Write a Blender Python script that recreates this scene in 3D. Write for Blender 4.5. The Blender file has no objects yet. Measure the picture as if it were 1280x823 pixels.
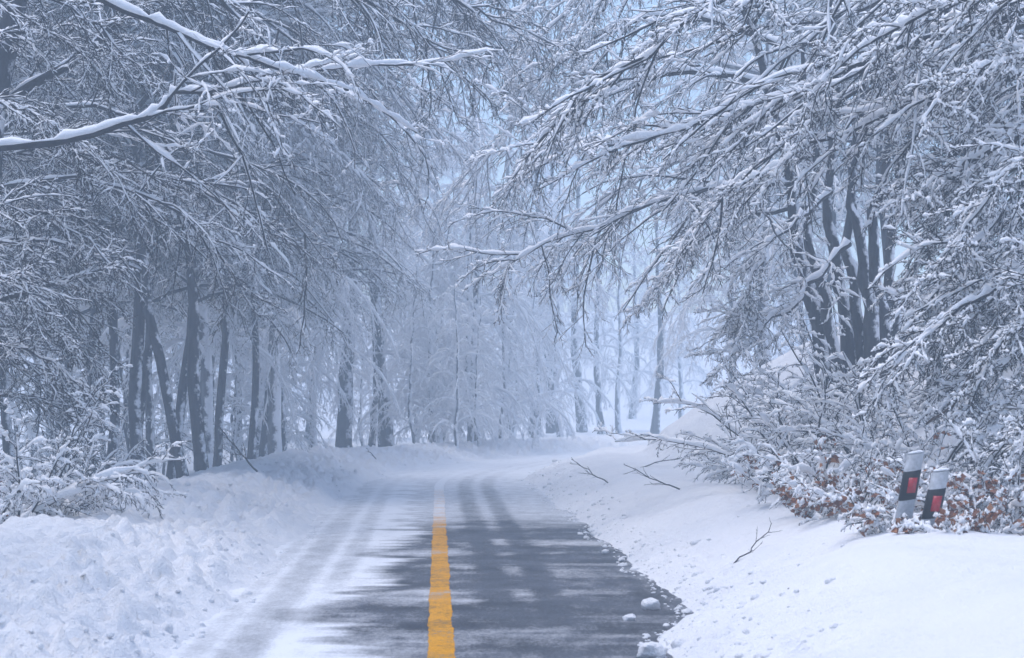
import bpy, math, random
import numpy as np

C = bpy.context.scene.collection
sc = bpy.context.scene
R_ = math.radians

# ------------------------------------------------------------------ camera, light, exposure
CAMZ = 1.8
cam_d = bpy.data.cameras.new('camera')
cam = bpy.data.objects.new('camera', cam_d)
C.objects.link(cam)
cam.location = (0, 0, CAMZ)
cam.rotation_euler = (R_(90), 0, 0)
cam_d.lens = 72
cam_d.sensor_width = 36
cam_d.shift_y = (497 - 411.5) / 1280
cam_d.clip_end = 2000
cam_d.dof.use_dof = True
cam_d.dof.focus_distance = 30
cam_d.dof.aperture_fstop = 4.0
sc.camera = cam

SUN_EL, SUN_AZ = 72, 285          # azimuth clockwise from +Y: high, to the left of the road
world = bpy.data.worlds.new('World')
sc.world = world
world.use_nodes = True
wn = world.node_tree
for n in list(wn.nodes):
    wn.nodes.remove(n)
wo = wn.nodes.new('ShaderNodeOutputWorld')
bg = wn.nodes.new('ShaderNodeBackground')
sky = wn.nodes.new('ShaderNodeTexSky')
sky.sky_type = 'NISHITA'
sky.sun_disc = False
sky.sun_elevation = R_(SUN_EL)
sky.sun_rotation = R_(SUN_AZ)
sky.air_density = 1.0
sky.dust_density = 1.4
sky.ozone_density = 2.6
bg.inputs['Strength'].default_value = 0.13
wn.links.new(sky.outputs[0], bg.inputs['Color'])
wn.links.new(bg.outputs[0], wo.inputs['Surface'])

sun_d = bpy.data.lights.new('sun', 'SUN')
sun_d.energy = 1.25
sun_d.angle = R_(50)
sun_d.color = (1.0, 0.95, 0.94)
sun = bpy.data.objects.new('sun', sun_d)
C.objects.link(sun)
sun.rotation_euler = (R_(90 - SUN_EL), 0, R_(180 - SUN_AZ))
sun.location = (0, -10, 40)

sc.view_settings.view_transform = 'Standard'
sc.view_settings.look = 'None'
sc.view_settings.exposure = 0.92
sc.view_settings.gamma = 1
cy = sc.cycles
cy.use_denoising = True
cy.max_bounces = 4
cy.diffuse_bounces = 3
cy.glossy_bounces = 2
cy.transmission_bounces = 0
cy.volume_bounces = 1
cy.transparent_max_bounces = 4
cy.caustics_reflective = False
cy.caustics_refractive = False

# ------------------------------------------------------------------ helpers
F = 2560.0
def at(px, py, d):
    """a point of the place, from where it shows in the photograph and how far away it stands"""
    return np.array([(px - 640) / F * d, d, CAMZ - (py - 497) / F * d])

def nrm(v):
    return v / np.maximum(np.linalg.norm(v, axis=-1, keepdims=True), 1e-9)

class MB:
    def __init__(self):
        self.v, self.f4, self.f3, self.n = [], [], [], 0
    def add(self, V, Q=None, T=None):
        V = np.asarray(V, float).reshape(-1, 3)
        if Q is not None and len(Q): self.f4.append(np.asarray(Q).reshape(-1, 4) + self.n)
        if T is not None and len(T): self.f3.append(np.asarray(T).reshape(-1, 3) + self.n)
        self.v.append(V); self.n += len(V)
        return self
    def mesh(self, name, smooth=True, attrs=None):
        me = bpy.data.meshes.new(name)
        V = np.concatenate(self.v)
        q = np.concatenate(self.f4) if self.f4 else np.zeros((0, 4), int)
        t = np.concatenate(self.f3) if self.f3 else np.zeros((0, 3), int)
        me.vertices.add(len(V)); me.vertices.foreach_set('co', V.astype(np.float32).ravel())
        me.loops.add(len(q) * 4 + len(t) * 3)
        me.loops.foreach_set('vertex_index', np.concatenate([q.ravel(), t.ravel()]).astype(np.int32))
        me.polygons.add(len(q) + len(t))
        ls = np.concatenate([np.arange(len(q)) * 4, len(q) * 4 + np.arange(len(t)) * 3]).astype(np.int32)
        me.polygons.foreach_set('loop_start', ls)
        me.update(calc_edges=True)
        if smooth:
            me.polygons.foreach_set('use_smooth', np.ones(len(q) + len(t), bool))
        for k, a in (attrs or {}).items():
            at_ = me.attributes.new(k, 'FLOAT', 'POINT')
            at_.data.foreach_set('value', np.asarray(a, np.float32).ravel())
        return me

def obj(name, mb, mat, parent=None, smooth=True, attrs=None):
    me = mb if isinstance(mb, bpy.types.Mesh) else mb.mesh(name, smooth, attrs)
    if not me.materials: me.materials.append(mat)
    o = bpy.data.objects.new(name, me)
    C.objects.link(o)
    if parent is not None: o.parent = parent
    return o

def tag(o, label=None, cat=None, group=None, kind=None):
    for k, v in (('label', label), ('category', cat), ('group', group), ('kind', kind)):
        if v: o[k] = v
    return o

def thing(name, loc, label, cat, group=None, rz=0.0, s=1.0):
    o = bpy.data.objects.new(name, None)
    o.empty_display_size = 0.3
    C.objects.link(o)
    o.location = loc; o.rotation_euler = (0, 0, rz); o.scale = (s, s, s)
    return tag(o, label, cat, group)

def dup(root, loc, rz, s, label, group=None, lean=(0, 0)):
    r = root.copy(); C.objects.link(r)
    y_ = loc[1]; s = s * (y_ / (58 + (y_ - 58) / 1.28) if y_ > 58 else 1.0)     # kinds keep their size in proportion far off
    r.location = loc; r.rotation_euler = (lean[0], lean[1], rz); r.scale = (s, s, s)
    r['label'] = label
    if group: r['group'] = group
    elif 'group' in r: del r['group']
    for ch in list(root.children):
        c = ch.copy(); C.objects.link(c); c.parent = r
        for g in ch.children:
            d = g.copy(); C.objects.link(d); d.parent = c
    return r

# lattice noise
_rt = np.random.default_rng(5).random((256, 256))
def vnoise(x, y):
    xi = np.floor(x).astype(int); yi = np.floor(y).astype(int)
    u = x - xi; v = y - yi
    u = u * u * (3 - 2 * u); v = v * v * (3 - 2 * v)
    a = _rt[xi & 255, yi & 255]; b = _rt[(xi + 1) & 255, yi & 255]
    c = _rt[xi & 255, (yi + 1) & 255]; d = _rt[(xi + 1) & 255, (yi + 1) & 255]
    return (a * (1 - u) + b * u) * (1 - v) + (c * (1 - u) + d * u) * v
def fbm(x, y, o=4, g=0.5):
    s = 0; a = 1; t = 0
    for i in range(o):
        s = s + a * vnoise(x * 2 ** i + 17.3 * i, y * 2 ** i + 9.1 * i); t += a; a *= g
    return s / t
def sst(a, b, x):
    t = np.clip((x - a) / (b - a), 0, 1); return t * t * (3 - 2 * t)

# ------------------------------------------------------------------ materials
def mat(name):
    m = bpy.data.materials.new(name); m.use_nodes = True
    nt = m.node_tree; b = nt.nodes['Principled BSDF']
    return m, nt, b
def node(nt, t, **kw):
    n = nt.nodes.new(t)
    for k, v in kw.items(): setattr(n, k, v)
    return n
def noise(nt, scale, detail=3, vec=None, rough=0.5):
    n = node(nt, 'ShaderNodeTexNoise')
    n.inputs['Scale'].default_value = scale; n.inputs['Detail'].default_value = detail
    n.inputs['Roughness'].default_value = rough
    if vec is not None: nt.links.new(vec, n.inputs['Vector'])
    return n.outputs['Fac']
def ramp(nt, fac, stops):
    r = node(nt, 'ShaderNodeValToRGB')
    e = r.color_ramp.elements
    while len(e) < len(stops): e.new(0.5)
    for el, (p, c) in zip(e, stops):
        el.position = p; el.color = tuple(c) + (1,)
    nt.links.new(fac, r.inputs['Fac'])
    return r.outputs['Color']
def math_(nt, op, a, b=None, c=None, clamp=False):
    n = node(nt, 'ShaderNodeMath', operation=op, use_clamp=clamp)
    for i, v in enumerate((a, b, c)):
        if v is None: continue
        if isinstance(v, (int, float)): n.inputs[i].default_value = v
        else: nt.links.new(v, n.inputs[i])
    return n.outputs[0]
def mix(nt, fac, a, b):
    n = node(nt, 'ShaderNodeMix', data_type='RGBA')
    if isinstance(fac, (int, float)): n.inputs[0].default_value = fac
    else: nt.links.new(fac, n.inputs[0])
    for i, v in ((6, a), (7, b)):
        if isinstance(v, tuple): n.inputs[i].default_value = v + (1,)
        else: nt.links.new(v, n.inputs[i])
    return n.outputs[2]
def objpos(nt):
    return node(nt, 'ShaderNodeTexCoord').outputs['Object']
def bump(nt, b, h, dist, strength=1.0):
    n = node(nt, 'ShaderNodeBump')
    n.inputs['Distance'].default_value = dist; n.inputs['Strength'].default_value = strength
    nt.links.new(h, n.inputs['Height']); nt.links.new(n.outputs[0], b.inputs['Normal'])

SNOW = (0.84, 0.85, 0.88)
m, nt, b = mat('ground_snow'); M_GROUND = m
p = objpos(nt)
h = math_(nt, 'ADD', noise(nt, 7, 6, p, 0.68), math_(nt, 'MULTIPLY', noise(nt, 60, 2, p), 0.25))
nt.links.new(ramp(nt, noise(nt, 0.9, 4, p), [(0.3, (0.80, 0.81, 0.85)), (0.7, (0.88, 0.88, 0.90))]), b.inputs['Base Color'])
b.inputs['Roughness'].default_value = 0.75
b.inputs['Specular IOR Level'].default_value = 0.2
bump(nt, b, h, 0.07, 0.9)

m, nt, b = mat('branch_snow'); M_SNOW = m
b.inputs['Base Color'].default_value = SNOW + (1,)
b.inputs['Roughness'].default_value = 0.8
b.inputs['Specular IOR Level'].default_value = 0.15
bump(nt, b, noise(nt, 35, 2, objpos(nt)), 0.02, 0.7)

def bark(name, c0, c1, snow_amt):
    m, nt, b = mat(name)
    p = objpos(nt)
    mp = node(nt, 'ShaderNodeMapping'); mp.inputs['Scale'].default_value = (9, 9, 2.2)
    nt.links.new(p, mp.inputs['Vector'])
    f = noise(nt, 1.6, 5, mp.outputs[0], 0.65)
    col = ramp(nt, f, [(0.3, c0), (0.7, c1)])
    if snow_amt > 0:
        # wind-plastered snow clings to one flank of the trunk in ragged patches
        g = node(nt, 'ShaderNodeNewGeometry')
        d = node(nt, 'ShaderNodeVectorMath', operation='DOT_PRODUCT')
        nt.links.new(g.outputs['Normal'], d.inputs[0]); d.inputs[1].default_value = (0.75, -0.45, 0.5)
        pat = noise(nt, 2.3, 5, p, 0.7)
        s = math_(nt, 'ADD', math_(nt, 'MULTIPLY', d.outputs['Value'], 0.42), math_(nt, 'MULTIPLY', pat, 1.25))
        s = math_(nt, 'MULTIPLY_ADD', s, 9.0, -9.0 * (1.12 - snow_amt), clamp=True)
        col = mix(nt, s, col, SNOW)
    nt.links.new(col, b.inputs['Base Color'])
    b.inputs['Roughness'].default_value = 0.9
    b.inputs['Specular IOR Level'].default_value = 0.2
    bump(nt, b, f, 0.03, 0.8)
    return m
M_TRUNK = bark('beech_bark', (0.014, 0.016, 0.021), (0.062, 0.064, 0.072), 0.19)
M_TRUNKF = bark('snowy_misted_bark', (0.06, 0.065, 0.08), (0.16, 0.165, 0.18), 0.34)  # bark colour itself lightened too, fading far trunks towards the mist
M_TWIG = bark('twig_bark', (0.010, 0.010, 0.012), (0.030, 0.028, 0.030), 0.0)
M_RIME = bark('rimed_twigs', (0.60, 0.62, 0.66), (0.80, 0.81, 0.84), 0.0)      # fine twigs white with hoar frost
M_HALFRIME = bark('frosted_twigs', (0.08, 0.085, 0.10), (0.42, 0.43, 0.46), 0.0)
M_BROWNWOOD = bark('brown_wood', (0.045, 0.028, 0.020), (0.085, 0.055, 0.04), 0.0)

m, nt, b = mat('dry_leaf'); M_LEAF = m
oi = node(nt, 'ShaderNodeNewGeometry').outputs['Random Per Island']
nt.links.new(ramp(nt, oi, [(0.0, (0.09, 0.026, 0.010)), (0.5, (0.24, 0.078, 0.024)), (1.0, (0.36, 0.145, 0.05))]), b.inputs['Base Color'])
b.inputs['Roughness'].default_value = 0.7

m, nt, b = mat('road_surface'); M_ROAD = m
p = objpos(nt)
a = node(nt, 'ShaderNodeAttribute', attribute_name='snow').outputs['Fac']
wet = noise(nt, 1.1, 4, p)
grit = math_(nt, 'ADD', math_(nt, 'MULTIPLY', noise(nt, 130, 2, p), 0.45), math_(nt, 'MULTIPLY', noise(nt, 38, 4, p, 0.8), 0.55))
asph = ramp(nt, grit, [(0.3, (0.018, 0.020, 0.026)), (0.5, (0.045, 0.049, 0.060)), (0.66, (0.20, 0.21, 0.24))])
mp = node(nt, 'ShaderNodeMapping'); mp.inputs['Scale'].default_value = (1, 0.4, 1); nt.links.new(p, mp.inputs['Vector']); pl = mp.outputs[0]
# blown snow lodged in the coarse texture of the asphalt
fine = math_(nt, 'ADD', math_(nt, 'MULTIPLY', noise(nt, 30, 6, pl, 0.8), 0.75), math_(nt, 'MULTIPLY', noise(nt, 4.5, 4, pl, 0.6), 0.5))
s = math_(nt, 'ADD', a, math_(nt, 'MULTIPLY', math_(nt, 'ADD', fine, -0.64), 1.25))
s = math_(nt, 'MULTIPLY_ADD', s, 1.25, -0.18, clamp=True)
wt = ramp(nt, math_(nt, 'ADD', math_(nt, 'MULTIPLY', wet, 0.6), math_(nt, 'MULTIPLY', noise(nt, 5.5, 5, pl, 0.7), 0.4)), [(0.38, (0.45, 0.45, 0.46)), (0.62, (1.35, 1.35, 1.35))])
mm = node(nt, 'ShaderNodeMix', data_type='RGBA', blend_type='MULTIPLY'); mm.inputs[0].default_value = 1.0
nt.links.new(asph, mm.inputs[6]); nt.links.new(wt, mm.inputs[7]); asph = mm.outputs[2]
nt.links.new(mix(nt, s, asph, (0.80, 0.815, 0.85)), b.inputs['Base Color'])
r = math_(nt, 'MULTIPLY_ADD', s, 0.25, 0.5)
nt.links.new(r, b.inputs['Roughness'])
b.inputs['Specular IOR Level'].default_value = 0.12
bump(nt, b, math_(nt, 'ADD', math_(nt, 'MULTIPLY', s, 1.2), math_(nt, 'MULTIPLY', grit, 0.3)), 0.012, 0.7)

m, nt, b = mat('yellow_paint'); M_YELLOW = m
p = objpos(nt)
a = node(nt, 'ShaderNodeAttribute', attribute_name='snow').outputs['Fac']
grit = noise(nt, 120, 2, p)
worn = math_(nt, 'ADD', noise(nt, 16, 6, p, 0.85), math_(nt, 'MULTIPLY', noise(nt, 2.3, 4, p), 0.5))
col = ramp(nt, grit, [(0.3, (0.50, 0.215, 0.001)), (0.7, (0.80, 0.375, 0.003))])
col = mix(nt, math_(nt, 'MULTIPLY_ADD', worn, 5.0, -3.6, clamp=True), col, (0.12, 0.085, 0.035))
s = math_(nt, 'MULTIPLY_ADD', math_(nt, 'ADD', a, math_(nt, 'MULTIPLY', math_(nt, 'ADD', worn, -0.75), 1.2)), 1.7, -0.35, clamp=True)
nt.links.new(mix(nt, s, col, (0.80, 0.815, 0.85)), b.inputs['Base Color'])
b.inputs['Roughness'].default_value = 0.85
b.inputs['Specular IOR Level'].default_value = 0.05

def flat(name, col, rough=0.5, dirt=0.0):
    m, nt, b = mat(name)
    if dirt:
        f = noise(nt, 14, 5, objpos(nt), 0.7)
        nt.links.new(ramp(nt, f, [(0.35, tuple(c * (1 - dirt) for c in col)), (0.65, col)]), b.inputs['Base Color'])
    else: b.inputs['Base Color'].default_value = col + (1,)
    b.inputs['Roughness'].default_value = rough
    b.inputs['Specular IOR Level'].default_value = 0.2
    return m
M_POST = flat('white_plastic', (0.45, 0.48, 0.53), 0.5, 0.4)
M_BLACK = flat('black_band', (0.006, 0.006, 0.009), 0.7, 0.3)
m, nt, b = mat('red_reflector'); M_RED = m
ck = node(nt, 'ShaderNodeTexVoronoi'); ck.inputs['Scale'].default_value = 110
nt.links.new(objpos(nt), ck.inputs['Vector'])
nt.links.new(ramp(nt, ck.outputs['Distance'], [(0.0, (0.62, 0.006, 0.02)), (0.7, (0.34, 0.003, 0.012))]), b.inputs['Base Color'])
b.inputs['Roughness'].default_value = 0.25

# ------------------------------------------------------------------ terrain
T0 = nrm(np.array([-0.036, 1.0])); N0 = np.array([T0[1], -T0[0]])   # along the road, to its right
P0 = np.array([-0.49, 14.1]) + T0 * 27.0                             # where the bend begins
RAD = 55.0
CC = P0 + N0 * RAD
def road_so(x, y):
    dx, dy = x - P0[0], y - P0[1]
    a = dx * T0[0] + dy * T0[1]
    o1 = dx * N0[0] + dy * N0[1]
    rx, ry = x - CC[0], y - CC[1]
    rr = np.hypot(rx, ry)
    ang = np.arctan2(rx * T0[0] + ry * T0[1], -(rx * N0[0] + ry * N0[1]))
    s2 = ang * RAD
    o = np.where(a < 0, o1, RAD - rr); s = np.where(a < 0, a, s2)
    return s + 41.0, o                                               # s is roughly the depth y
def road_xy(s, o):
    s = np.asarray(s, float); o = np.asarray(o, float)
    a = s - 41.0
    x1 = P0[0] + T0[0] * a + N0[0] * o; y1 = P0[1] + T0[1] * a + N0[1] * o
    g = a / RAD; rr = RAD - o
    x2 = CC[0] + rr * (np.sin(g) * T0[0] - np.cos(g) * N0[0]); y2 = CC[1] + rr * (np.sin(g) * T0[1] - np.cos(g) * N0[1])
    return np.where(a < 0, x1, x2), np.where(a < 0, y1, y2)
def edges(s):
    eL = -1.78 - 0.28 * (fbm(s * 0.55, s * 0 + 3.1, 4) - 0.5) * 2 + 0.25 * sst(30, 45, s)
    eR = 1.98 + 0.24 * (fbm(s * 0.6, s * 0 + 8.7, 4) - 0.5) * 2 - 0.36 * sst(17.0, 14.0, s) - 0.25 * sst(32, 48, s)
    return eL, eR
def terrain(x, y):
    s, o = road_so(x, y)
    eL, eR = edges(s)
    base = -0.03
    # right: ploughed bank, a shallow ditch, then the hillside
    u = o - eR
    bh = 0.62 + 0.12 * sst(22, 14, s) - 0.12 * sst(30, 55, s)
    bh = bh * (0.85 + 0.3 * fbm(s * 0.22, s * 0 + 1.7, 2))
    zr = bh * (0.26 * sst(-0.05, 0.35, u) + 0.74 * sst(0.1, 1.75, u)) - 0.14 * sst(2.3, 3.0, u) * sst(15, 18, s)
    hill = np.maximum(u - 2.2, 0)
    zr = zr + 6.5 * (1 - np.exp(-hill * 0.80 / 6.5)) * sst(15.5, 23, s) * sst(0, 1.0, hill)
    # left: bank and the ground falling away into the wood
    v = eL - o
    lh = (0.52 - 0.12 * sst(45, 70, s)) * (0.82 + 0.36 * fbm(s * 0.3, s * 0 + 5.2, 2))
    zl = lh * (0.35 * sst(-0.1, 0.5, v) + 0.65 * sst(0.1, 1.9, v))
    fall = np.maximum(v - 2.4, 0)
    zl = zl - 1.5 * (1 - np.exp(-fall * 0.30 / 1.5)) * (1 - 0.75 * sst(50, 75, s))
    z = base + np.where(u > -0.05, zr, 0) + np.where(v > -0.1, zl, 0)
    off = np.maximum(u, v)
    w = sst(-0.1, 0.5, off)
    z = z + w * (0.16 * (fbm(x * 0.8, y * 0.8, 3) - 0.5) + 0.35 * (fbm(x * 0.2 + 40, y * 0.2, 2) - 0.5) * sst(2, 6, off))
    z = z + 9 * sst(112, 175, y) + 7 * sst(30, 60, -x) * sst(25, 60, y)       # the wood climbs again far off
    # lumps thrown up by the plough: strong on the left face and at both feet
    rough = w * (np.where(v > 0, 0.25 * sst(3.2, 1.0, v), 0) + np.where(u > 0, 0.11 * sst(1.5, 0.1, u) + 0.012, 0))
    z = z + w * 0.045 * (fbm(x * 1.9 + 11, y * 1.5, 3, 0.55) - 0.5)
    c = fbm(x * 3.6, y * 3.6, 4, 0.6)
    z = z + rough * (np.abs(c - 0.5) * 2.6 - 0.25)
    return z

ys = [-4.0]
while ys[-1] < 178:
    yy = ys[-1]; ys.append(yy + max(0.04, 0.0028 * yy) if yy > 11 else yy + 0.25)
ys = np.array(ys)
xs = np.concatenate([np.arange(-62, -14, 1.0), np.arange(-14, -7, 0.25), np.arange(-7, 7.5, 0.045), np.arange(7.5, 14, 0.25), np.arange(14, 66, 1.0)])
X, Y = np.meshgrid(xs, ys)
Z = terrain(X, Y)
def grid_faces(nr, nc):
    i = np.arange(nr * nc).reshape(nr, nc)
    return np.stack([i[:-1, :-1], i[:-1, 1:], i[1:, 1:], i[1:, :-1]], -1).reshape(-1, 4)
mb = MB().add(np.stack([X, Y, Z], -1), grid_faces(*X.shape))
g = obj('ground', mb, M_GROUND)
tag(g, 'snow covered ground with ploughed banks both sides of the road', None, kind='structure')
def tz(x, y): return float(terrain(np.array([x]), np.array([y]))[0])

# road
def road_snow(s, o):
    x, y = road_xy(s, o)
    n = fbm(x * 0.9 + 5, y * 0.75, 5, 0.55)
    n2 = fbm(x * 0.45 + 50, y * 1.9, 4, 0.6)
    # bare on the right lane between 14 and 29 m, white beyond; left lane white apart from ruts
    far = sst(25.0, 31.5, s + 5.0 * (n2 - 0.5)) + 0.3 * sst(36, 50, s)
    bl = -0.62 - 0.35 * sst(16, 14.5, s) * -1 + 0.25 * sst(21, 27, s)
    left = sst(bl + 0.32, bl - 0.32, o + 1.5 * (n2 - 0.5) + 0.5 * (n - 0.5))
    left = left * (1 - 0.75 * sst(16.0, 16.5, s) * sst(18.3, 17.4, s) * sst(-1.3, -0.7, o + 1.2 * (n - 0.5)))
    v = np.maximum(left * 0.98, far * 0.74)
    patch = 0.14 + 0.24 * sst(0.48, 0.72, n) + 0.22 * sst(0.5, 0.75, n2)
    v = np.maximum(v, patch)
    wob = 0.10 * (fbm(s * 0.12, s * 0 + 2, 2) - 0.5)
    for c, w, k, s0, s1 in ((0.50, 0.15, 0.85, 18, 70), (0.96, 0.15, 0.85, 18, 70), (-1.02, 0.13, 0.36, 20, 70), (-1.42, 0.18, 0.42, 12, 70), (-1.75, 0.10, 0.24, 12, 40)):
        tr = np.exp(-((o - c - wob) / w) ** 4) * sst(s0 - 3, s0 + 1, s) * sst(s1 + 2, s1 - 8, s)
        v = v * (1 - k * (1 - 0.35 * sst(23, 34, s) - 0.5 * sst(34, 50, s)) * tr * (0.72 + 0.5 * (n - 0.35)))
    v = np.maximum(v, 0.9 * sst(1.35, 2.1, o + 0.5 * (n - 0.5)) * (0.25 + 0.75 * sst(28, 34, s)))
    return v
ss = [2.0]
while ss[-1] < 95: ss.append(ss[-1] + max(0.07, 0.004 * ss[-1]))
ss = np.array(ss); oo = np.arange(-2.7, 2.85, 0.045)
S_, O_ = np.meshgrid(ss, oo, indexing='ij')
xr, yr = road_xy(S_, O_)
rs = road_snow(S_, O_)
road = obj('road', MB().add(np.stack([xr, yr, 0 * xr], -1), grid_faces(*xr.shape)[:, ::-1]), M_ROAD, attrs={'snow': rs})
tag(road, 'narrow asphalt road half covered in blown snow, bending right', None, kind='structure')
oo = np.linspace(-0.094, 0.094, 9)
ss2 = ss[(ss < 60)]
S_, O_ = np.meshgrid(ss2, oo, indexing='ij')
On = O_ + (np.abs(O_) > 0.09) * 0.05 * (fbm(S_ * 3.1, O_ * 30, 4, 0.7) - 0.5)
xr, yr = road_xy(S_, On)
ys_ = np.clip(road_snow(S_, O_) + 0.0 * S_, 0.05, 1) * (0.42 * sst(23.0, 34, S_) + 0.3 * sst(38, 45, S_) + 0.40 + 0.10 * sst(16, 24, S_))
mk = obj('road_marking', MB().add(np.stack([xr, yr, 0 * xr + 0.005], -1), grid_faces(*xr.shape)[:, ::-1]), M_YELLOW, attrs={'snow': ys_})
tag(mk, 'worn yellow centre line painted on the asphalt', None, kind='structure')

# haze: one even volume round the whole place
hm = bpy.data.materials.new('mist'); hm.use_nodes = True
nt = hm.node_tree
for n in list(nt.nodes): nt.nodes.remove(n)
out = nt.nodes.new('ShaderNodeOutputMaterial'); pv = nt.nodes.new('ShaderNodeVolumePrincipled')
pv.inputs['Color'].default_value = (0.70, 0.85, 1.0, 1)
pv.inputs['Density'].default_value = 0.0074
pv.inputs['Anisotropy'].default_value = 0.0
nt.links.new(pv.outputs[0], out.inputs['Volume'])
def box_arr(x0, x1, y0, y1, z0, z1):
    V = np.array([[x, y, z] for z in (z0, z1) for y in (y0, y1) for x in (x0, x1)])
    Q = np.array([[0, 2, 3, 1], [4, 5, 7, 6], [0, 1, 5, 4], [2, 6, 7, 3], [0, 4, 6, 2], [1, 3, 7, 5]])
    return V, Q
zmin = float(Z.min())
hz = obj('haze', MB().add(*box_arr(-66, 70, -8, 184, zmin - 1.0, 27.0)), hm, smooth=False)
tag(hz, 'cold pale winter mist filling the wood', None, kind='stuff')

# ------------------------------------------------------------------ branches
def frame(P):
    T = nrm(np.gradient(P, axis=1))
    up = np.zeros_like(T); up[..., 2] = 1
    steep = (np.abs(T[..., 2]).mean(axis=1) > 0.85)
    up[steep] = np.array([0.2, 1.0, 0.0])
    S = np.cross(T, up)
    bad = np.linalg.norm(S, axis=-1) < 0.08
    S[bad] = np.array([1.0, 0.1, 0])
    S = nrm(S); N = nrm(np.cross(S, T))
    return T, S, N
def ring_faces(M, k, s):
    i = np.arange(M * k * s).reshape(M, k, s)
    j = np.roll(i, -1, axis=2)
    return np.stack([i[:, :-1], j[:, :-1], j[:, 1:], i[:, 1:]], -1).reshape(-1, 4)
def tubes(mb, P, Rr, s, lump=0, rng=None):
    if len(P) == 0: return
    T, S, N = frame(P)
    a = np.arange(s) / s * 2 * np.pi
    rad = Rr[..., None] * np.ones(s)
    if lump: rad = rad * (1 + lump * rng.normal(size=rad.shape))
    V = P[:, :, None, :] + rad[..., None] * (np.cos(a)[None, None, :, None] * S[:, :, None, :] + np.sin(a)[None, None, :, None] * N[:, :, None, :])
    mb.add(V, ring_faces(P.shape[0], P.shape[1], s))
SEC4 = np.array([[-1, 0.05], [0, -0.3], [1, 0.05], [0.0, 1.0]])
SEC6 = np.array([[-1, 0.0], [0, -0.35], [1, 0.0], [0.8, 0.62], [0.05, 1.0], [-0.75, 0.68]])
def snow_on(mb, P, Rr, w, h, rng, sec=SEC4, gap=0.25, lump=0.5, keep=1.0):
    """snow lying along the tops of branches, lumpy, thin where a branch is steep"""
    if keep < 1: 
        q = rng.random(len(P)) < keep; P, Rr = P[q], Rr[q]
    if len(P) == 0: return
    T, S, N = frame(P)
    hz_ = np.sqrt(np.clip(1 - T[..., 2] ** 2, 0, 1))
    k = P.shape[1]
    th = np.clip(1 + lump * rng.normal(size=P.shape[:2]), 0.25, 2.4)
    th = np.where(rng.random(P.shape[:2]) < gap, 0.06, th) * (0.25 + 0.75 * hz_)
    end = np.ones(k); end[0] = 0.5; end[-1] = 0.3
    th = th * end
    W = (Rr * 0.62 + w * th); Hh = (Rr * 0.35 + h * th)
    upv = np.zeros_like(N); upv[..., 2] = 1
    U = nrm(0.6 * upv + N)
    V = P[:, :, None, :] + (Rr * 0.75)[..., None, None] * U[:, :, None, :] \
        + (W[..., None] * sec[:, 0])[..., None] * S[:, :, None, :] + (Hh[..., None] * sec[:, 1])[..., None] * U[:, :, None, :]
    mb.add(V, ring_faces(P.shape[0], k, len(sec)))
def resample(P, k):
    K = P.shape[1]; f = np.linspace(0, K - 1 - 1e-6, k); i = f.astype(int); u = (f - i)[None, :, None]
    return P[:, i] * (1 - u) + P[:, i + 1] * u
def resample1(R, k):
    K = R.shape[1]; f = np.linspace(0, K - 1 - 1e-6, k); i = f.astype(int); u = (f - i)[None]
    return R[:, i] * (1 - u) + R[:, i + 1] * u
def grow(P, n, t0, t1, ang, L, k, droop, wob, roll, rng, absL=None):
    M, K = P.shape[:2]
    T, S, N = frame(P)
    plen = np.linalg.norm(np.diff(P, axis=1), axis=-1).sum(1)
    j = np.arange(n)
    t = t0 + (t1 - t0) * (j[None] + rng.random((M, n))) / n
    f = t * (K - 1); i0 = np.clip(f.astype(int), 0, K - 2); fr = (f - i0)[..., None]
    mi = np.arange(M)[:, None]
    O = P[mi, i0] * (1 - fr) + P[mi, i0 + 1] * fr
    Tt, Ss, Nn = T[mi, i0], S[mi, i0], N[mi, i0]
    sg = np.where((j % 2 == 0)[None] ^ (rng.random((M, 1)) < 0.5), 1.0, -1.0)[..., None] * np.ones((M, n, 1))
    ro = rng.normal(0, roll, (M, n, 1))
    A = (ang + rng.normal(0, 0.27, (M, n, 1)))
    D = Tt * np.cos(A) + (Ss * sg * np.cos(ro) + Nn * np.sin(ro)) * np.sin(A)
    ln = (plen[:, None] * L if absL is None else absL) * (1 - 0.62 * t) * rng.uniform(0.4, 1.4, (M, n))
    D = nrm(D).reshape(-1, 3); O = O.reshape(-1, 3); ln = ln.reshape(-1)
    out = np.empty((len(O), k, 3)); out[:, 0] = O
    g = np.array([0, 0, -1.0])
    for q in range(1, k):
        D = nrm(D + g * droop / (k - 1) + rng.normal(0, wob, D.shape))
        out[:, q] = out[:, q - 1] + D * (ln / (k - 1))[:, None]
    return out, ln
def taper(ln, k, r_per_len, rmin, tip=0.35, rmax=1.0):
    r0 = np.clip(ln * r_per_len, rmin, rmax)
    return r0[:, None] * np.linspace(1, tip, k)[None]

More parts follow.
